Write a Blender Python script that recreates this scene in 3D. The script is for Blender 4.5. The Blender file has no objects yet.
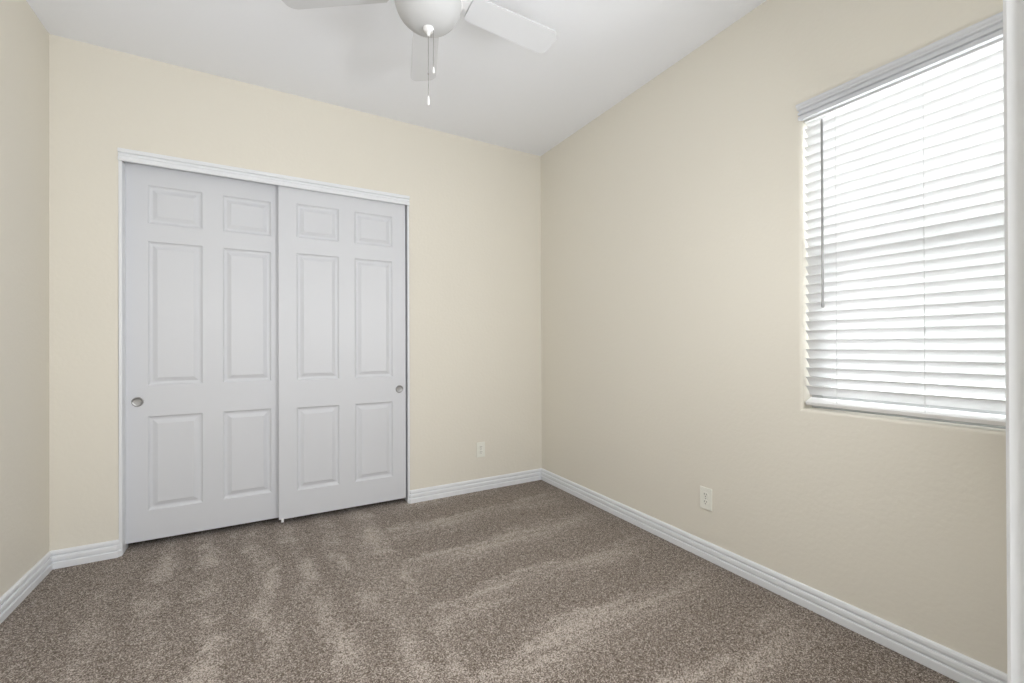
import bpy, bmesh, math, random
import numpy as np
from mathutils import Vector, Matrix

random.seed(4)
rng = np.random.default_rng(7)
sc = bpy.context.scene
COL = sc.collection

# ------------------------------------------------------------------ room measures (metres)
XL, XR = -0.954, 2.016          # left and right walls
YB, YF = 3.076, 0.085           # back wall, room face of the front wall
H = 2.71                        # ceiling
ZC = 1.123                      # camera height

# ------------------------------------------------------------------ camera
yaw, pitch, roll = 0.513152, 0.002883, -0.003451
fw = Vector((math.sin(yaw) * math.cos(pitch), math.cos(yaw) * math.cos(pitch), math.sin(pitch)))
rt = Vector((math.cos(yaw), -math.sin(yaw), 0))
up = rt.cross(fw)
r2 = rt * math.cos(roll) + up * math.sin(roll)
u2 = up * math.cos(roll) - rt * math.sin(roll)
cam = bpy.data.objects.new('camera', bpy.data.cameras.new('camera'))
COL.objects.link(cam)
m = Matrix((r2, u2, -fw)).transposed().to_4x4()
m.translation = Vector((0, 0, ZC))
cam.matrix_world = m
cam.data.sensor_width = 36
cam.data.lens = 437.014 / 1024 * 36
cam.data.shift_y = 2.43 / 1024
cam.data.clip_start = 0.02
sc.camera = cam

# ------------------------------------------------------------------ world, lights, exposure
W = bpy.data.worlds.new('World')
sc.world = W
W.use_nodes = True
bg = W.node_tree.nodes['Background']
bg.inputs[0].default_value = (0.985, 0.99, 1.0, 1)
bg.inputs[1].default_value = 8.4
sc.view_settings.view_transform = 'Standard'
sc.view_settings.look = 'None'
sc.view_settings.gamma = 1
sc.view_settings.use_curve_mapping = False
sc.view_settings.exposure = -0.13


def area(name, loc, direction, sx, sy, power, color=(1, 1, 1)):
    d = bpy.data.lights.new(name, 'AREA')
    d.shape = 'RECTANGLE'
    d.size, d.size_y = sx, sy
    d.energy = power
    d.color = color
    o = bpy.data.objects.new(name, d)
    COL.objects.link(o)
    o.location = loc
    o.rotation_euler = Vector(direction).to_track_quat('-Z', 'Y').to_euler()
    return o


# unseen fill lamps added around the doorway, one aimed up, one in the hall
area('fill_right', (1.20, 0.22, 1.50), (-0.55, 1, -0.36), 0.25, 0.4, 19, (0.97, 0.98, 1.0))
area('fill_left', (-0.50, 0.20, 1.50), (-0.06, 1, -0.42), 0.4, 0.4, 14, (0.97, 0.98, 1.0))
area('fill_up', (0.80, 0.32, 1.25), (-0.12, 0.65, 1), 0.3, 0.3, 7.5, (0.96, 0.98, 1.0))
area('fill_top', (0.25, 0.20, 2.40), (0.05, 1, -0.30), 0.6, 0.3, 2.0, (0.97, 0.98, 1.0))
area('fill_hall', (0.10, -0.45, 1.30), (-0.02, 1, -0.14), 0.5, 1.0, 10.5, (0.97, 0.98, 1.0))
# daylight falling on the window from the open side of the house
area('window_daylight', (XR + 1.3, 0.63, 2.1), (-1, 0, -0.45), 2.2, 1.6, 14, (0.95, 0.98, 1.0))


# ------------------------------------------------------------------ materials
def lin(c):
    return tuple(((v / 255) / 12.92 if v / 255 <= 0.04045 else ((v / 255 + 0.055) / 1.055) ** 2.4) for v in c)


def new_mat(name):
    mt = bpy.data.materials.new(name)
    mt.use_nodes = True
    nt = mt.node_tree
    return mt, nt, nt.nodes['Principled BSDF']


def mat(name, col, rough=0.5, metal=0.0, bump=None, spec=0.5):
    mt, nt, b = new_mat(name)
    b.inputs['Base Color'].default_value = (*col, 1)
    b.inputs['Roughness'].default_value = rough
    b.inputs['Metallic'].default_value = metal
    b.inputs['Specular IOR Level'].default_value = spec
    tc = nt.nodes.new('ShaderNodeTexCoord')
    n = nt.nodes.new('ShaderNodeTexNoise')
    n.inputs['Scale'].default_value = bump[0] if bump else 60
    n.inputs['Detail'].default_value = 3
    nt.links.new(tc.outputs['Object'], n.inputs['Vector'])
    bp = nt.nodes.new('ShaderNodeBump')
    bp.inputs['Strength'].default_value = bump[1] if bump else 0.02
    bp.inputs['Distance'].default_value = bump[2] if bump else 0.001
    nt.links.new(n.outputs['Fac'], bp.inputs['Height'])
    nt.links.new(bp.outputs[0], b.inputs['Normal'])
    return mt


M_WALL = mat('cream_wall_paint', (0.80, 0.765, 0.68), 0.75, bump=(55, 0.25, 0.0035), spec=0.25)
M_CEIL = mat('white_ceiling_paint', (0.925, 0.945, 0.99), 0.85, bump=(45, 0.18, 0.003), spec=0.2)
M_TRIM = mat('white_trim_paint', (0.83, 0.85, 0.88), 0.35)
M_DOOR = mat('white_door_paint', (0.685, 0.70, 0.735), 0.42, bump=(220, 0.08, 0.0006))
M_CLOSET = mat('closet_shade_paint', (0.10, 0.095, 0.09), 0.9)  # shade of the closed closet put into its wall colour
M_NICKEL = mat('satin_nickel', (0.36, 0.36, 0.36), 0.42, 1.0)
M_FAN = mat('white_fan_enamel', (0.84, 0.84, 0.845), 0.35)
M_BLADE = mat('white_fan_blade', (0.675, 0.685, 0.705), 0.45)
M_PLASTIC = mat('ivory_plastic', (0.87, 0.87, 0.80), 0.4)
M_SLOT = mat('dark_slot', (0.10, 0.09, 0.08), 0.6)
M_VINYL = mat('white_vinyl', (0.55, 0.56, 0.57), 0.4)
M_CORD = mat('cord_grey', (0.66, 0.66, 0.66), 0.7)
M_STEEL = mat('chain_steel', (0.28, 0.27, 0.26), 0.5, 0.3)
M_PULL = mat('white_pull_plastic', (0.9, 0.9, 0.9), 0.3)
M_HALL = mat('hall_paint', (0.72, 0.70, 0.66), 0.8)


def bowl_mat():
    mt, nt, b = new_mat('frosted_bowl_glass')
    b.inputs['Base Color'].default_value = (0.54, 0.545, 0.55, 1)
    b.inputs['Roughness'].default_value = 0.65
    b.inputs['Specular IOR Level'].default_value = 0.2
    b.inputs['Subsurface Weight'].default_value = 0.15
    b.inputs['Subsurface Radius'].default_value = (0.01, 0.01, 0.01)
    return mt


M_BOWL = bowl_mat()


def slat_mat():
    mt, nt, b = new_mat('translucent_white_slat')
    b.inputs['Base Color'].default_value = (0.78, 0.78, 0.78, 1)
    b.inputs['Roughness'].default_value = 0.5
    tr = nt.nodes.new('ShaderNodeBsdfTranslucent')
    tr.inputs[0].default_value = (0.92, 0.92, 0.92, 1)
    mx = nt.nodes.new('ShaderNodeMixShader')
    mx.inputs[0].default_value = 0.36
    nt.links.new(b.outputs[0], mx.inputs[1])
    nt.links.new(tr.outputs[0], mx.inputs[2])
    nt.links.new(mx.outputs[0], nt.nodes['Material Output'].inputs[0])
    return mt


M_SLAT = slat_mat()


def glass_mat():
    mt, nt, b = new_mat('window_glass')
    tp = nt.nodes.new('ShaderNodeBsdfTransparent')
    tp.inputs[0].default_value = (0.93, 0.95, 0.95, 1)
    gl = nt.nodes.new('ShaderNodeBsdfGlossy')
    gl.inputs['Roughness'].default_value = 0.02
    mx = nt.nodes.new('ShaderNodeMixShader')
    mx.inputs[0].default_value = 0.06
    nt.links.new(tp.outputs[0], mx.inputs[1])
    nt.links.new(gl.outputs[0], mx.inputs[2])
    nt.links.new(mx.outputs[0], nt.nodes['Material Output'].inputs[0])
    return mt


def screen_mat():
    mt, nt, b = new_mat('insect_screen_mesh')
    b.inputs['Base Color'].default_value = (0.12, 0.12, 0.12, 1)
    tp = nt.nodes.new('ShaderNodeBsdfTransparent')
    mx = nt.nodes.new('ShaderNodeMixShader')
    mx.inputs[0].default_value = 0.13
    nt.links.new(tp.outputs[0], mx.inputs[1])
    nt.links.new(b.outputs[0], mx.inputs[2])
    nt.links.new(mx.outputs[0], nt.nodes['Material Output'].inputs[0])
    return mt


M_GLASS, M_SCREEN = glass_mat(), screen_mat()


def carpet_mat():
    """Cut-pile carpet: mottled yarn colours, and the brushed bands a vacuum cleaner leaves in the pile."""
    mt, nt, b = new_mat('brown_cut_pile_carpet')
    N, L = nt.nodes, nt.links
    b.inputs['Roughness'].default_value = 0.95
    b.inputs['Specular IOR Level'].default_value = 0.1
    b.inputs['Sheen Weight'].default_value = 0.15
    tc = N.new('ShaderNodeTexCoord')
    P = tc.outputs['Object']

    def noise(scale, detail=2, vec=P, rough=0.5, dist=0.0):
        n = N.new('ShaderNodeTexNoise')
        n.inputs['Scale'].default_value = scale
        n.inputs['Detail'].default_value = detail
        n.inputs['Roughness'].default_value = rough
        n.inputs['Distortion'].default_value = dist
        L.new(vec, n.inputs['Vector'])
        return n.outputs['Fac']

    def mth(op, a, bb=0.0, c=None):
        n = N.new('ShaderNodeMath')
        n.operation = op
        for i, v in enumerate((a, bb, c)):
            if v is None:
                continue
            if isinstance(v, (int, float)):
                n.inputs[i].default_value = v
            else:
                L.new(v, n.inputs[i])
        return n.outputs[0]

    def smooth(v, a, bb, lo=0.0, hi=1.0):
        n = N.new('ShaderNodeMapRange')
        n.interpolation_type = 'SMOOTHSTEP'
        L.new(v, n.inputs[0])
        n.inputs[1].default_value, n.inputs[2].default_value = a, bb
        n.inputs[3].default_value, n.inputs[4].default_value = lo, hi
        return n.outputs[0]

    sx = N.new('ShaderNodeSeparateXYZ')
    L.new(P, sx.inputs[0])
    X, Y = sx.outputs[0], sx.outputs[1]
    wob = mth('MULTIPLY', mth('SUBTRACT', noise(2.2, 2), 0.5), 0.30)
    wob2 = mth('MULTIPLY', mth('SUBTRACT', noise(22, 4), 0.5), 0.13)
    w = mth('ADD', wob, wob2)
    xx, yy = mth('ADD', X, w), mth('ADD', Y, w)
    # strokes across the room on the window side: saw-tooth bands in y
    ph = mth('FRACT', mth('DIVIDE', mth('ADD', mth('SUBTRACT', yy, mth('MULTIPLY', X, 0.06)), -0.543), 0.43))
    bandR = mth('MULTIPLY', smooth(ph, 0.30, 0.84), smooth(ph, 0.84, 1.0, 1.0, 0.0))
    stre = N.new('ShaderNodeMapping')
    stre.inputs['Scale'].default_value = (2.2, 14, 1)
    L.new(P, stre.inputs['Vector'])
    bandR = mth('MULTIPLY', bandR, smooth(noise(1.0, 4, vec=stre.outputs[0]), 0.35, 0.62, 0.35, 1.15))
    bandR = mth('MULTIPLY', bandR, smooth(X, 1.75, 2.0, 1.0, 0.15))
    bandR = mth('MULTIPLY', bandR, smooth(X, 1.0, 1.9, 1.0, 0.6))
    # strokes towards the closet on the other side: bands in x
    ph2 = mth('FRACT', mth('DIVIDE', mth('ADD', mth('SUBTRACT', xx, mth('MULTIPLY', Y, -0.078)), 1.14), 0.20))
    bandL = mth('MULTIPLY', smooth(ph2, 0.12, 0.48), smooth(ph2, 0.52, 0.95, 1.0, 0.0))
    patch = smooth(noise(3.4, 5, dist=0.8), 0.40, 0.66)
    bandL = mth('MULTIPLY', bandL, mth('ADD', mth('MULTIPLY', patch, 0.95), 0.22))
    bandL = mth('MULTIPLY', bandL, smooth(X, -0.85, -0.35, 0.1, 1.0))
    side = smooth(mth('ADD', X, mth('MULTIPLY', w, 0.35)), 0.58, 0.66)
    band = mth('ADD', mth('MULTIPLY', bandR, side), mth('MULTIPLY', bandL, mth('SUBTRACT', 1.0, side)))
    # a pale stroke in front of the closet door, and the dark wheel line beside it
    s1 = mth('MULTIPLY', smooth(xx, 0.40, 0.47), smooth(xx, 0.50, 0.60, 1.0, 0.0))
    band = mth('ADD', band, mth('MULTIPLY', s1, 0.30))
    # yarn colour
    tuft = noise(205, 2, rough=0.85)
    tuft2 = noise(60, 2, rough=0.6)
    v = N.new('ShaderNodeTexVoronoi')
    v.inputs['Scale'].default_value = 230
    L.new(P, v.inputs['Vector'])
    sv = N.new('ShaderNodeSeparateColor')
    L.new(v.outputs['Color'], sv.inputs[0])
    t = mth('ADD', mth('MULTIPLY', mth('SUBTRACT', tuft, 0.5), 4.0), mth('MULTIPLY', mth('SUBTRACT', tuft2, 0.5), 0.8))
    t = mth('ADD', t, mth('MULTIPLY', mth('SUBTRACT', sv.outputs[0], 0.5), 0.55))
    t = mth('ADD', mth('ADD', t, 0.325), mth('MULTIPLY', band, 0.35))
    cr = N.new('ShaderNodeValToRGB')
    cr.color_ramp.interpolation = 'LINEAR'
    e = cr.color_ramp.elements
    e[0].position, e[0].color = 0.0, (0.105, 0.078, 0.058, 1)
    e[1].position, e[1].color = 1.0, (0.62, 0.55, 0.49, 1)
    k = e.new(0.45)
    k.color = (0.262, 0.218, 0.182, 1)
    L.new(t, cr.inputs[0])
    L.new(cr.outputs[0], b.inputs['Base Color'])
    bp = N.new('ShaderNodeBump')
    bp.inputs['Strength'].default_value = 0.7
    bp.inputs['Distance'].default_value = 0.006
    L.new(tuft, bp.inputs['Height'])
    L.new(bp.outputs[0], b.inputs['Normal'])
    return mt


M_CARPET = carpet_mat()


# ------------------------------------------------------------------ helpers
def obj(name, bm, material, parent=None, label=None, cat=None, kind=None, group=None, smooth=False):
    bmesh.ops.recalc_face_normals(bm, faces=bm.faces)
    me = bpy.data.meshes.new(name)
    bm.to_mesh(me)
    bm.free()
    for p in me.polygons:
        p.use_smooth = smooth
    me.materials.append(material)
    o = bpy.data.objects.new(name, me)
    COL.objects.link(o)
    if parent:
        o.parent = parent
    return tag(o, label, cat, kind, group)


def tag(o, label=None, cat=None, kind=None, group=None):
    if label:
        o['label'] = label
    if cat:
        o['category'] = cat
    if kind:
        o['kind'] = kind
    if group:
        o['group'] = group
    return o


def thing(name, label, cat, loc=(0, 0, 0), rotz=0.0, group=None, kind=None):
    o = bpy.data.objects.new(name, None)
    COL.objects.link(o)
    o.location = loc
    o.rotation_euler = (0, 0, rotz)
    return tag(o, label, cat, kind, group)


def add_box(bm, x0, x1, y0, y1, z0, z1, bev=0.0, mtx=None, seg=2):
    r = bmesh.ops.create_cube(bm, size=1)
    vs = r['verts']
    for v in vs:
        v.co = Vector((x0 + (v.co.x + .5) * (x1 - x0), y0 + (v.co.y + .5) * (y1 - y0), z0 + (v.co.z + .5) * (z1 - z0)))
    if bev:
        es = list({e for v in vs for e in v.link_edges})
        rb = bmesh.ops.bevel(bm, geom=es, offset=bev, segments=seg, affect='EDGES', profile=0.5)
        vs = list({v for f in rb['faces'] for v in f.verts})
    if mtx is not None:
        seen = set()
        stack = list(vs)
        while stack:
            v = stack.pop()
            if v in seen:
                continue
            seen.add(v)
            stack.extend(e.other_vert(v) for e in v.link_edges)
        for v in seen:
            v.co = mtx @ v.co
    return bm


def box(*a, **k):
    return add_box(bmesh.new(), *a, **k)


def add_lathe(bm, prof, n=40, mtx=None):
    """prof: list of (r, z) from one end to the other, closed on the axis when r == 0."""
    rings = []
    for r, z in prof:
        if r < 1e-6:
            rings.append([bm.verts.new((0, 0, z))])
        else:
            rings.append([bm.verts.new((r * math.cos(2 * math.pi * i / n), r * math.sin(2 * math.pi * i / n), z)) for i in range(n)])
    for a, b in zip(rings[:-1], rings[1:]):
        for i in range(n):
            j = (i + 1) % n
            if len(a) == 1 and len(b) == 1:
                continue
            if len(a) == 1:
                bm.faces.new((a[0], b[i], b[j]))
            elif len(b) == 1:
                bm.faces.new((a[i], a[j], b[0]))
            else:
                bm.faces.new((a[i], a[j], b[j], b[i]))
    if mtx is not None:
        for r in rings:
            for v in r:
                v.co = mtx @ v.co
    return bm


def lathe(prof, n=40, mtx=None):
    return add_lathe(bmesh.new(), prof, n, mtx)


def sweep(bm, prof, stations):
    """prof: 2-D (d, z) outline; stations: list of functions mapping (d, z) to a point; closed ends."""
    rows = [[bm.verts.new(s(d, z)) for d, z in prof] for s in stations]
    n = len(prof)
    for a, b in zip(rows[:-1], rows[1:]):
        for i in range(n):
            j = (i + 1) % n
            bm.faces.new((a[i], a[j], b[j], b[i]))
    bm.faces.new(rows[0])
    bm.faces.new(rows[-1])
    return bm


def wall(name, pt, us, zs, hole, depth, material, label, bev=0.0):
    """A wall slab with one opening. pt(u, z, d) -> point, d = 0 is the room face, d = depth the far face.
    us, zs: outer extents; hole: (u0, u1, z0, z1) or None. The opening's room-side edges are rounded."""
    bm = bmesh.new()
    U, Z = sorted(us), sorted(zs)
    if hole:
        U = sorted({*us, hole[0], hole[1]})
        Z = sorted({*zs, hole[2], hole[3]})
    V = {}

    def vv(u, z, d):
        k = (round(u, 5), round(z, 5), d)
        if k not in V:
            V[k] = bm.verts.new(pt(u, z, d))
        return V[k]

    def inside(u0, u1, z0, z1):
        return hole and u0 >= hole[0] - 1e-6 and u1 <= hole[1] + 1e-6 and z0 >= hole[2] - 1e-6 and z1 <= hole[3] + 1e-6
    for u0, u1 in zip(U[:-1], U[1:]):
        for z0, z1 in zip(Z[:-1], Z[1:]):
            if inside(u0, u1, z0, z1):
                continue
            for d in (0, depth):
                bm.faces.new((vv(u0, z0, d), vv(u1, z0, d), vv(u1, z1, d), vv(u0, z1, d)))
    bm.edges.ensure_lookup_table()
    for e in [e for e in bm.edges if len(e.link_faces) == 1]:
        a, b = e.verts
        ka = [k for k, v in V.items() if v is a][0]
        kb = [k for k, v in V.items() if v is b][0]
        if ka[2] == 0 and kb[2] == 0:
            bm.faces.new((a, b, vv(kb[0], kb[1], depth), vv(ka[0], ka[1], depth)))
    if bev and hole:
        def onhole(k):
            return k[2] == 0 and hole[0] - 1e-5 <= k[0] <= hole[1] + 1e-5 and hole[2] - 1e-5 <= k[1] <= hole[3] + 1e-5
        inv = {v: k for k, v in V.items()}
        es = [e for e in bm.edges if all(onhole(inv[v]) for v in e.verts) and
              not (abs(inv[e.verts[0]][1] - zs[0]) < 1e-5 and abs(inv[e.verts[1]][1] - zs[0]) < 1e-5)]
        bmesh.ops.bevel(bm, geom=es, offset=bev, segments=6, affect='EDGES', profile=0.5)
    return obj(name, bm, material, label=label, cat='wall', kind='structure')


# ------------------------------------------------------------------ room shell
T = 0.14
# floor: carpet with an uneven pile surface
nx, ny = 300, 480
xs = np.linspace(XL, XR, nx)
ys = np.linspace(-0.06, YB + 0.62, ny)
gx, gy = np.meshgrid(xs, ys, indexing='ij')
gz = rng.normal(0, 0.0016, gx.shape) - 0.001
co = np.stack([gx, gy, gz], -1).reshape(-1, 3)
idx = np.arange(nx * ny).reshape(nx, ny)
quads = np.stack([idx[:-1, :-1], idx[1:, :-1], idx[1:, 1:], idx[:-1, 1:]], -1).reshape(-1, 4)
me = bpy.data.meshes.new('floor')
me.from_pydata(co.tolist(), [], quads.tolist())
me.polygons.foreach_set('use_smooth', [True] * len(me.polygons))
me.materials.append(M_CARPET)
fl = bpy.data.objects.new('floor', me)
COL.objects.link(fl)
tag(fl, 'brown cut-pile carpet with pale brushed vacuum bands', 'floor', 'structure')

obj('ceiling', box(XL - T, XR + T, YF - 0.12, YB + T, H, H + 0.12), M_CEIL, label='plain white ceiling above the room', cat='ceiling', kind='structure')

OX0, OX1, OZ = -0.688, 0.8945, 2.186      # closet opening in the drywall
wall('wall_back', lambda u, z, d: (u, YB + d, z), (XL - T, XR + T), (-0.02, H), (OX0, OX1, -0.02, OZ), 0.12, M_WALL,
     'cream back wall around the closet opening', bev=0.0015)
WY0, WY1, WZ0, WZ1 = 0.228, 1.028, 0.845, 2.130
wall('wall_right', lambda u, z, d: (XR + d, u, z), (YF - 0.12, YB), (-0.02, H), (WY0, WY1, WZ0, WZ1), T, M_WALL,
     'cream wall with the window in it', bev=0.013)
wall('wall_left', lambda u, z, d: (XL - d, u, z), (YF - 0.12, YB), (-0.02, H), None, T, M_WALL, 'narrow cream wall beside the closet')
DX0, DX1, DZ = -0.335, 0.462, 2.06       # doorway the picture is taken from
wall('wall_front', lambda u, z, d: (u, YF - d, z), (XL, XR), (-0.02, H), (DX0, DX1, -0.02, DZ), 0.12, M_WALL,
     'cream front wall with the doorway in it')

# closet interior
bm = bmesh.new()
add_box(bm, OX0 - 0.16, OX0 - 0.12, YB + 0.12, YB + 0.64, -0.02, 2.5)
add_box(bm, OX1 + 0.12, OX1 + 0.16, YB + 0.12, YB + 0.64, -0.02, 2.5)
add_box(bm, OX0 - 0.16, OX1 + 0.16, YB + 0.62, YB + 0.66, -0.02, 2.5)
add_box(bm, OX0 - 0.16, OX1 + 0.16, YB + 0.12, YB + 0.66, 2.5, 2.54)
obj('wall_closet', bm, M_CLOSET, label='closet walls coloured dark for shade behind the sliding doors', cat='wall', kind='structure')

# hall behind the doorway
bm = bmesh.new()
add_box(bm, -1.3, -1.2, -1.6, YF - 0.12, -0.02, 2.5)
add_box(bm, 1.2, 1.3, -1.6, YF - 0.12, -0.02, 2.5)
add_box(bm, -1.3, 1.3, -1.7, -1.6, -0.02, 2.5)
obj('wall_hall', bm, M_HALL, label='hall walls behind the doorway', cat='wall', kind='structure')
obj('ceiling_hall', box(-1.3, 1.3, -1.7, YF - 0.12, 2.5, 2.55), M_CEIL, label='hall ceiling behind the doorway', cat='ceiling', kind='structure')
obj('floor_hall', box(-1.3, 1.3, -1.7, -0.06, -0.05, -0.004), M_CARPET, label='carpeted hall floor behind the doorway', cat='floor', kind='structure')

# ------------------------------------------------------------------ baseboards
BP = [(0, 0.0), (0.0165, 0.0), (0.0170, 0.006), (0.0170, 0.0245), (0.0155, 0.0270), (0.0085, 0.0275), (0.0085, 0.0315),
      (0.0130, 0.0335), (0.0150, 0.038), (0.0150, 0.050), (0.0130, 0.0560), (0.0060, 0.0570), (0.0060, 0.0610),
      (0.0100, 0.0635), (0.0115, 0.068), (0.0105, 0.0770), (0.0075, 0.0825), (0.0035, 0.0845), (0, 0.0845)]


BP = [(d, 0.004 + z * 1.03 if z else 0.0) for d, z in BP]


def baseboard(name, pts, normals, label):
    """pts: floor points along the wall face; normals: the offset direction at each point (mitred)."""
    bm = bmesh.new()
    st = [(lambda d, z, p=p, n=n: (p[0] + n[0] * d, p[1] + n[1] * d, z)) for p, n in zip(pts, normals)]
    sweep(bm, BP, st)
    return obj(name, bm, M_TRIM, label=label, cat='baseboard', kind='structure')


JL, JR = OX0 + 0.001, OX1 - 0.001
baseboard('baseboard_left', [(XL, YF), (XL, YB)], [(1, 0), (1, -1)], 'white grooved baseboard of the narrow wall beside the closet')
baseboard('baseboard_back', [(XL, YB), (OX0 - 0.009, YB), (OX0 - 0.001, YB + 0.010)], [(1, -1), (0.5, -1), (1, -0.5)],
          'short piece of white grooved baseboard next to the closet, turning into it')
baseboard('baseboard_back_right', [(OX1 + 0.001, YB + 0.010), (OX1 + 0.009, YB), (XR, YB)], [(-1, -0.5), (-0.5, -1), (-1, -1)],
          'white grooved baseboard between the closet and the corner')
baseboard('baseboard_right', [(XR, YB), (XR, YF)], [(-1, -1), (-1, 0)], 'white grooved baseboard running under the window wall')
baseboard('baseboard_front', [(DX1 + 0.07, YF), (XR, YF)], [(0, 1), (-1, 1)], 'white grooved baseboard of the front wall')

# ------------------------------------------------------------------ closet trim
bm = box(OX0 + 0.0003, -0.6725, YB - 0.001, YB + 0.118, 0.0, 2.125, bev=0.0015)
obj('trim_1', bm, M_TRIM, label='white closet jamb at the short piece of wall', cat='trim', kind='structure')
bm = box(0.881, OX1 - 0.0003, YB - 0.001, YB + 0.118, 0.0, 2.125, bev=0.0015)
obj('trim_2', bm, M_TRIM, label='white closet jamb nearer the window wall', cat='trim', kind='structure')
# header fascia with a stepped moulded face
FP = [(0.0, 2.122), (0.012, 2.122), (0.014, 2.125), (0.014, 2.141), (0.007, 2.144), (0.007, 2.149), (0.011, 2.151), (0.011, 2.160), (0.006, 2.162), (0.010, 2.166), (0.016, 2.168),
      (0.016, 2.183), (0.013, 2.188), (0.0, 2.188)]
bm = bmesh.new()
sweep(bm, FP, [(lambda d, z, x=x: (x, YB + 0.004 - d, z)) for x in (-0.6885, 0.8945)])
obj('trim_3', bm, M_TRIM, label='white moulded header board across the closet top', cat='trim', kind='structure')
bm = box(OX0 + 0.002, OX1 - 0.002, YB + 0.006, YB + 0.117, 2.158, 2.185)
obj('trim_4', bm, M_TRIM, label='track board behind the closet header', cat='trim', kind='structure')

# ------------------------------------------------------------------ sliding six-panel doors
DW, DTH, DZ0, DZ1 = 0.80, 0.034, 0.037, 2.150
COLS = [(0.100, 0.355), (0.453, 0.709)]
ROWS = [(0.202, 0.731), (0.903, 1.716), (1.814, 2.032)]


def door_slab(w, z0, z1):
    bm = bmesh.new()
    V = {}

    def vv(x, z):
        k = (round(x, 5), round(z, 5))
        if k not in V:
            V[k] = bm.verts.new((x, 0, z))
        return V[k]
    X = sorted({0, w, *[c for p in COLS for c in p]})
    Zs = sorted({z0, z1, *[c for p in ROWS for c in p]})
    for x0, x1 in zip(X[:-1], X[1:]):
        for a, b in zip(Zs[:-1], Zs[1:]):
            if (x0, x1) in COLS and (a, b) in ROWS:
                # moulded sticking, groove, bevel up to the raised field
                prev = [vv(x0, a), vv(x1, a), vv(x1, b), vv(x0, b)]
                for ins, dep in ((0.002, 0.0010), (0.007, 0.0075), (0.012, 0.0105), (0.019, 0.0115), (0.023, 0.0110), (0.041, 0.0030), (0.044, 0.0015)):
                    cur = [bm.verts.new((x0 + ins, dep, a + ins)), bm.verts.new((x1 - ins, dep, a + ins)),
                           bm.verts.new((x1 - ins, dep, b - ins)), bm.verts.new((x0 + ins, dep, b - ins))]
                    for i in range(4):
                        j = (i + 1) % 4
                        bm.faces.new((prev[i], prev[j], cur[j], cur[i]))
                    prev = cur
                bm.faces.new(prev)
            else:
                bm.faces.new((vv(x0, a), vv(x1, a), vv(x1, b), vv(x0, b)))
    # sides and back
    border = [e for e in bm.edges if len(e.link_faces) == 1]
    r = bmesh.ops.extrude_edge_only(bm, edges=border)
    nv = [g for g in r['geom'] if isinstance(g, bmesh.types.BMVert)]
    for v in nv:
        v.co.y = DTH
    bmesh.ops.holes_fill(bm, edges=[e for e in bm.edges if len(e.link_faces) == 1], sides=0)
    return bm


def sliding_door(name, x0, yf, hx, label):
    o = obj(name, door_slab(DW, DZ0, DZ1), M_DOOR, label=label, cat='door', kind='structure')
    o.location = (x0, yf, 0)
    # round flush finger pull: rim ring and dished cup
    prof = [(0.0, -0.0006), (0.017, -0.0006), (0.0195, -0.0010), (0.0215, -0.0026), (0.0235, -0.0036), (0.0262, -0.0030), (0.0272, 0.0), (0.0272, 0.002)]
    mt = Matrix.Translation((hx, 0, 0.815)) @ Matrix.Rotation(math.radians(-90), 4, 'X')
    h = obj('door_handle', lathe(prof, 40, mt), M_NICKEL, parent=o, smooth=True, label='round brushed nickel finger pull')
    return o


door1 = sliding_door('door_1', -0.6780, YB + 0.064, -0.622 + 0.6785, 'white six-panel sliding closet door set behind the other')
door2 = sliding_door('door_2', 0.0705, YB + 0.018, 0.755, 'white six-panel sliding closet door set in front')

obj('bottom_guide', box(0.013, 0.027, -0.0015, 0.014, 0.018, 0.043, bev=0.001), M_PULL, parent=door2, label='small white plastic guide under the corner')

# ------------------------------------------------------------------ doorway casing at the photographer's side
CP = [(0.0, 0.0), (0.0, 0.0105), (0.0015, 0.0125), (0.010, 0.0135), (0.013, 0.0115), (0.022, 0.0125), (0.045, 0.0165), (0.055, 0.0165), (0.057, 0.014), (0.057, 0.0)]
bm = bmesh.new()
sweep(bm, CP, [(lambda d, t, z=z: (0.4515 + d, YF + t, z)) for z in (0.0, DZ - 0.012)])
obj('trim_5', bm, M_TRIM, label='white door casing at the edge of the doorway', cat='trim', kind='structure')
bm = bmesh.new()
sweep(bm, CP, [(lambda d, t, z=z: (-0.323 - d, YF + t, z)) for z in (0.0, DZ - 0.012)])
obj('trim_6', bm, M_TRIM, label='white door casing on the hidden side of the doorway', cat='trim', kind='structure')
bm = bmesh.new()
sweep(bm, CP, [(lambda d, t, x=x: (x, YF + t, DZ - 0.011 + d)) for x in (-0.380, 0.507)])
obj('trim_7', bm, M_TRIM, label='white door casing over the doorway', cat='trim', kind='structure')
bm = bmesh.new()
add_box(bm, 0.4445, DX1 - 0.001, YF - 0.119, YF - 0.0005, 0, DZ - 0.02, bev=0.001)
add_box(bm, 0.4320, 0.4446, YF - 0.085, YF - 0.045, 0, DZ - 0.02, bev=0.001)
obj('trim_8', bm, M_TRIM, label='white door jamb with its stop', cat='trim', kind='structure')

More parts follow.
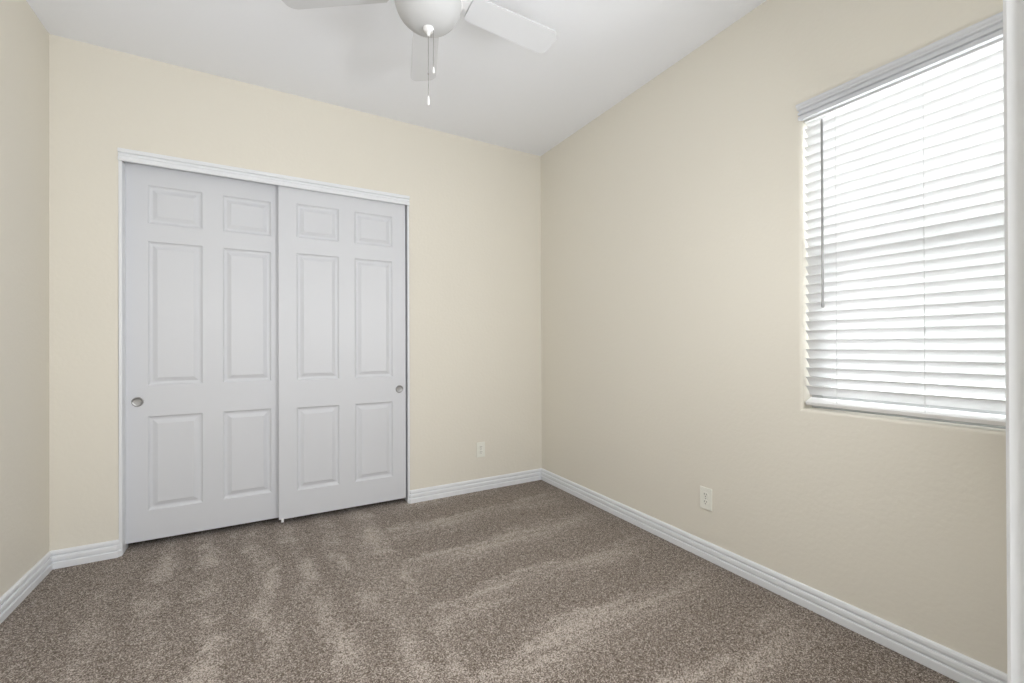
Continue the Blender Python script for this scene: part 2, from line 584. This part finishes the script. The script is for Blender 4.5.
# ------------------------------------------------------------------ window
win = thing('window_1', 'white single-hung window behind the blind', 'window', (XR, 0, 0), kind='structure')
bm = bmesh.new()
fx0, fx1, fwid = 0.078, 0.138, 0.035
add_box(bm, fx0, fx1, WY1 - fwid, WY1 - 0.0005, WZ0 + 0.0005, WZ1 - 0.0005)
add_box(bm, fx0, fx1, WY0 + 0.0005, WY0 + fwid, WZ0 + 0.0005, WZ1 - 0.0005)
add_box(bm, fx0, fx1, WY0 + fwid, WY1 - fwid, WZ0 + 0.0005, WZ0 + fwid)
add_box(bm, fx0, fx1, WY0 + fwid, WY1 - fwid, WZ1 - fwid, WZ1 - 0.0005)
obj('window_frame', bm, M_VINYL, parent=win)
ZM = 1.50
bm = bmesh.new()
s0, s1 = WY0 + fwid, WY1 - fwid
add_box(bm, 0.084, 0.106, s0, s1, ZM - 0.028, ZM + 0.028, bev=0.002)
add_box(bm, 0.084, 0.106, s0, s1, WZ0 + fwid, WZ0 + fwid + 0.035, bev=0.002)
add_box(bm, 0.084, 0.106, s0, s0 + 0.028, WZ0 + fwid + 0.035, ZM - 0.022, bev=0.002)
add_box(bm, 0.084, 0.106, s1 - 0.028, s1, WZ0 + fwid + 0.035, ZM - 0.022, bev=0.002)
sash = obj('window_sash', bm, M_VINYL, parent=win)
obj('pane', box(0.094, 0.097, s0 + 0.027, s1 - 0.027, WZ0 + fwid + 0.034, ZM - 0.021), M_GLASS, parent=sash)
obj('pane', box(0.116, 0.119, s0, s1, ZM, WZ1 - fwid), M_GLASS, parent=win)
obj('insect_screen', box(0.128, 0.1285, s0, s1, WZ0 + fwid, ZM), M_SCREEN, parent=win)

# ------------------------------------------------------------------ horizontal blind
bl = thing('window_blind', 'closed white horizontal slat blind hanging in the window', 'blind', (XR, 0.628, WZ0))
BY0, BY1 = WY0 - 0.628 + 0.008, WY1 - 0.628 - 0.008          # local y
LZ = -WZ0                                                     # world z -> local z
# valance with a crown moulded face and returned ends
VP = [(0.004, 2.084), (-0.014, 2.084), (-0.016, 2.088), (-0.016, 2.097), (-0.007, 2.099), (-0.007, 2.103), (-0.016, 2.106),
      (-0.017, 2.115), (-0.011, 2.118), (-0.011, 2.122), (-0.019, 2.126), (-0.020, 2.132), (-0.024, 2.137), (-0.026, 2.142), (-0.026, 2.149), (0.004, 2.149)]
VP = [(d - 0.006, z) for d, z in VP]
bm = bmesh.new()
sweep(bm, VP, [(lambda d, z, y=y, s=s: (d, y + s * (-d - 0.018) * 0.35, z + LZ)) for y, s in ((BY0 - 0.008, -1), (BY1 + 0.008, 1))])
obj('valance', bm, M_DOOR, parent=bl)
obj('headrail', box(0.008, 0.052, BY0, BY1, 2.078 + LZ, 2.126 + LZ, bev=0.002), M_FAN, parent=bl)
# slats: one slightly crowned strip each, room-side edge up
tilt = math.radians(50)
SW, ST, XC = 0.0505, 0.0028, 0.030
bm = bmesh.new()
zedge = []
k = 0
z = 1.459
ks = [i for i in range(-40, 40) if 0.930 < 1.459 + i * 0.0395 < 2.10]
for i in ks:
    ze = 1.459 + i * 0.0395
    zc = ze - SW / 2 * math.sin(tilt)
    n = 6
    prof = []
    for j in range(n + 1):
        t = -0.5 + j / n
        prof.append((t * SW, 0.0020 * (1 - 4 * t * t)))
    outline = [(a, b) for a, b in prof] + [(a, b - ST) for a, b in reversed(prof)]
    pts = []
    for a, b in outline:
        # a runs from the room edge (up) to the outer edge (down); b is the crown, facing up and out
        pts.append((XC + a * math.cos(tilt) + b * math.sin(tilt), zc - a * math.sin(tilt) + b * math.cos(tilt) + LZ))
    jit = random.uniform(-0.0008, 0.0008)
    sweep(bm, pts, [(lambda d, zz, y=y: (d, y, zz + jit)) for y in (BY0, BY1)])
obj('slats', bm, M_SLAT, parent=bl)
mt = Matrix.Translation((XC, 0, 0.878 + LZ)) @ Matrix.Rotation(math.radians(-20), 4, 'Y')
obj('bottom_rail', box(-0.0255, 0.0255, BY0, BY1, -0.008, 0.008, bev=0.003, mtx=mt), M_PULL, parent=bl)
for y in (0.902, 0.629, 0.356):
    bm = bmesh.new()
    for x in (XC - 0.0195, XC + 0.0195):
        add_box(bm, x - 0.0007, x + 0.0007, y - 0.628 - 0.0007, y - 0.628 + 0.0007, 0.872 + LZ, 2.08 + LZ)
    obj('ladder_cord', bm, M_CORD, parent=bl)
wd = obj('tilt_wand', lathe([(0, 1.272), (0.0052, 1.274), (0.0058, 1.285), (0.0042, 1.30), (0.0042, 2.04), (0.0030, 2.050), (0.0, 2.052)], 6,
                            Matrix.Translation((-0.019, 0.938 - 0.628, LZ))), mat('smoky_clear_plastic', (0.32, 0.32, 0.32), 0.25), parent=bl, label='grey hexagonal tilt wand')


# ------------------------------------------------------------------ wall outlets
def outlet(label, loc, rotz, group=None):
    """Local frame: x across, z up, y = 0 the wall face, the plate stands towards -y."""
    o = thing('wall_outlet', label, 'outlet', loc, rotz)
    obj('cover_plate', box(-0.035, 0.035, -0.0070, -0.0002, -0.0572, 0.0572, bev=0.0022, seg=3), M_PLASTIC, parent=o)
    for s in (1, -1):
        prof = []
        bm = bmesh.new()
        R, hh = 0.0172, 0.0140
        ring = []
        for q in range(36):
            a = 2 * math.pi * q / 36
            x, z = R * math.cos(a), R * math.sin(a)
            z = max(-hh, min(hh, z))
            ring.append((x, z))
        f = [bm.verts.new((x, -0.0068, z + s * 0.0195)) for x, z in ring]
        b = [bm.verts.new((x * .95, -0.0086, z * .95 + s * 0.0195)) for x, z in ring]
        for q in range(36):
            w = (q + 1) % 36
            bm.faces.new((f[q], f[w], b[w], b[q]))
        bm.faces.new(b)
        bm.faces.new(f)
        r = obj('receptacle', bm, M_PLASTIC, parent=o)
        sb = bmesh.new()
        zc = s * 0.0195
        add_box(sb, -0.0078, -0.0052, -0.0090, -0.0084, zc - 0.001, zc + 0.0085)
        add_box(sb, 0.0052, 0.0078, -0.0090, -0.0084, zc + 0.0005, zc + 0.0080)
        add_lathe(sb, [(0, 0), (0.0028, 0), (0.0028, 0.0006), (0, 0.0006)], 12,
                  Matrix.Translation((0, -0.0084, zc - 0.0075)) @ Matrix.Rotation(math.radians(90), 4, 'X'))
        obj('slots', sb, M_SLOT, parent=r)
    obj('screw', lathe([(0, 0.0018), (0.0025, 0.0014), (0.0034, 0.0)], 14, Matrix.Translation((0, -0.0070, 0)) @ Matrix.Rotation(math.radians(90), 4, 'X')),
        M_NICKEL, parent=o)
    return o


outlet('ivory duplex outlet on the back wall between closet and corner', (1.450, YB, 0.315), 0)
outlet('ivory duplex outlet low on the window wall', (XR, 1.502, 0.315), math.radians(-90))

# ------------------------------------------------------------------ ceiling fan
FX, FY, BZ = 0.523, 1.545, 2.430
fan = thing('ceiling_fan', 'white five-blade ceiling fan with frosted bowl light and pull chains', 'ceiling fan', (FX, FY, H))


def fz(z):
    return z - H


obj('canopy', lathe([(0, 0), (0.070, 0), (0.072, -0.012), (0.066, -0.040), (0.045, -0.058), (0.020, -0.064), (0, -0.064)], 48), M_FAN, parent=fan, smooth=True)
obj('downrod', lathe([(0.0, -0.055), (0.013, -0.055), (0.013, fz(2.595)), (0, fz(2.595))], 20), M_FAN, parent=fan, smooth=True)
obj('motor_housing', lathe([(0, fz(2.615)), (0.035, fz(2.612)), (0.060, fz(2.600)), (0.105, fz(2.575)), (0.128, fz(2.540)), (0.130, fz(2.495)),
                            (0.118, fz(2.465)), (0.090, fz(2.452)), (0.085, fz(2.435)), (0.080, fz(2.415)), (0, fz(2.415))], 56), M_FAN, parent=fan, smooth=True)
lk = obj('light_fitter', lathe([(0, fz(2.418)), (0.075, fz(2.418)), (0.118, fz(2.406)), (0.126, fz(2.396)), (0.126, fz(2.386)), (0.120, fz(2.382)), (0, fz(2.382))], 56),
         M_FAN, parent=fan, smooth=True)
RB, ZT, DEP = 0.121, 2.385, 0.098
prof = [(0.0, fz(ZT + 0.001)), (RB - 0.004, fz(ZT + 0.001))]
for i in range(0, 15):
    a = math.pi / 2 * i / 14
    prof.append((RB * math.cos(a) ** 0.9 if i < 14 else 0.0, fz(ZT - DEP * math.sin(a))))
obj('bowl_shade', lathe(prof, 64), M_BOWL, parent=fan, smooth=True, label='frosted white glass bowl')
zb = ZT - DEP
fin = obj('finial', lathe([(0, fz(zb + 0.004)), (0.019, fz(zb + 0.003)), (0.0205, fz(zb - 0.003)), (0.017, fz(zb - 0.009)), (0.009, fz(zb - 0.012)),
                     (0.0065, fz(zb - 0.014)), (0.0065, fz(zb - 0.022)), (0.004, fz(zb - 0.027)), (0, fz(zb - 0.028))], 28), M_FAN, parent=fan, smooth=True)


def pull(dx, dy, ztop, zbot, joint=None, plen=0.030):
    c = obj('pull_chain', lathe([(0, fz(ztop)), (0.0013, fz(ztop)), (0.0013, fz(zbot)), (0, fz(zbot))], 8, Matrix.Translation((dx, dy, 0))), M_STEEL, parent=fan)
    obj('chain_pull', lathe([(0, fz(zbot)), (0.0022, fz(zbot - 0.001)), (0.0036, fz(zbot - plen * .3)), (0.0040, fz(zbot - plen * .85)),
                             (0.0028, fz(zbot - plen)), (0, fz(zbot - plen))], 14, Matrix.Translation((dx, dy, 0))), M_PULL, parent=c, smooth=True)
    if joint:
        obj('chain_connector', lathe([(0, fz(joint)), (0.0026, fz(joint - .002)), (0.0026, fz(joint - .007)), (0, fz(joint - .009))], 12, Matrix.Translation((dx, dy, 0))),
            M_STEEL, parent=c, smooth=True)


pull(-0.001, -0.001, zb - 0.024, 2.040, joint=2.124, plen=0.036)
pull(0.0155, -0.010, zb - 0.006, 2.146, plen=0.024)


def blade_bm():
    """Blade along +x from r = 0.17 to 0.54, pitched, with rounded outer corners."""
    bm = bmesh.new()
    r0, r1, w0, w1, cr = 0.165, 0.563, 0.108, 0.122, 0.035
    pts = [(r0, -w0 / 2 + 0.012), (r0 + 0.012, -w0 / 2)]
    for i in range(8):
        a = -math.pi / 2 + math.pi / 2 * i / 7
        pts.append((r1 - cr + cr * math.cos(a), -w1 / 2 + cr + cr * math.sin(a)))
    for i in range(8):
        a = math.pi / 2 * i / 7
        pts.append((r1 - cr + cr * math.cos(a), w1 / 2 - cr + cr * math.sin(a)))
    pts += [(r0 + 0.012, w0 / 2), (r0, w0 / 2 - 0.012)]
    lo = [bm.verts.new((x, y, -0.003)) for x, y in pts]
    hi = [bm.verts.new((x, y, 0.003)) for x, y in pts]
    n = len(pts)
    bm.faces.new(lo)
    bm.faces.new(hi)
    for i in range(n):
        j = (i + 1) % n
        bm.faces.new((lo[i], lo[j], hi[j], hi[i]))
    return bm


def iron_bm():
    bm = bmesh.new()
    prof = [(0.080, 0.018), (0.120, 0.013), (0.150, 0.016), (0.175, 0.034), (0.215, 0.036), (0.232, 0.020), (0.236, 0.0)]
    pts = [(x, -w) for x, w in prof] + [(x, w) for x, w in reversed(prof[:-1])]
    lo = [bm.verts.new((x, y, 0.004 + (0.016 if x < 0.1 else 0))) for x, y in pts]
    hi = [bm.verts.new((x, y, 0.009 + (0.016 if x < 0.1 else 0))) for x, y in pts]
    n = len(pts)
    bm.faces.new(lo)
    bm.faces.new(hi)
    for i in range(n):
        j = (i + 1) % n
        bm.faces.new((lo[i], lo[j], hi[j], hi[i]))
    return bm


A0 = math.radians(2.0)
bmesh_blade = None
for i in range(5):
    a = A0 + i * 2 * math.pi / 5
    R = Matrix.Translation((0, 0, fz(BZ))) @ Matrix.Rotation(a, 4, 'Z') @ Matrix.Rotation(math.radians(-11), 4, 'X')
    if i == 0:
        b0 = obj('blade', blade_bm(), M_BLADE, parent=fan)
        i0 = obj('blade_bracket', iron_bm(), M_FAN, parent=b0)
        b0.matrix_local = R
    else:
        b1 = b0.copy()
        COL.objects.link(b1)
        b1.parent = fan
        i1 = i0.copy()
        COL.objects.link(i1)
        i1.parent = b1
        b1.matrix_local = R
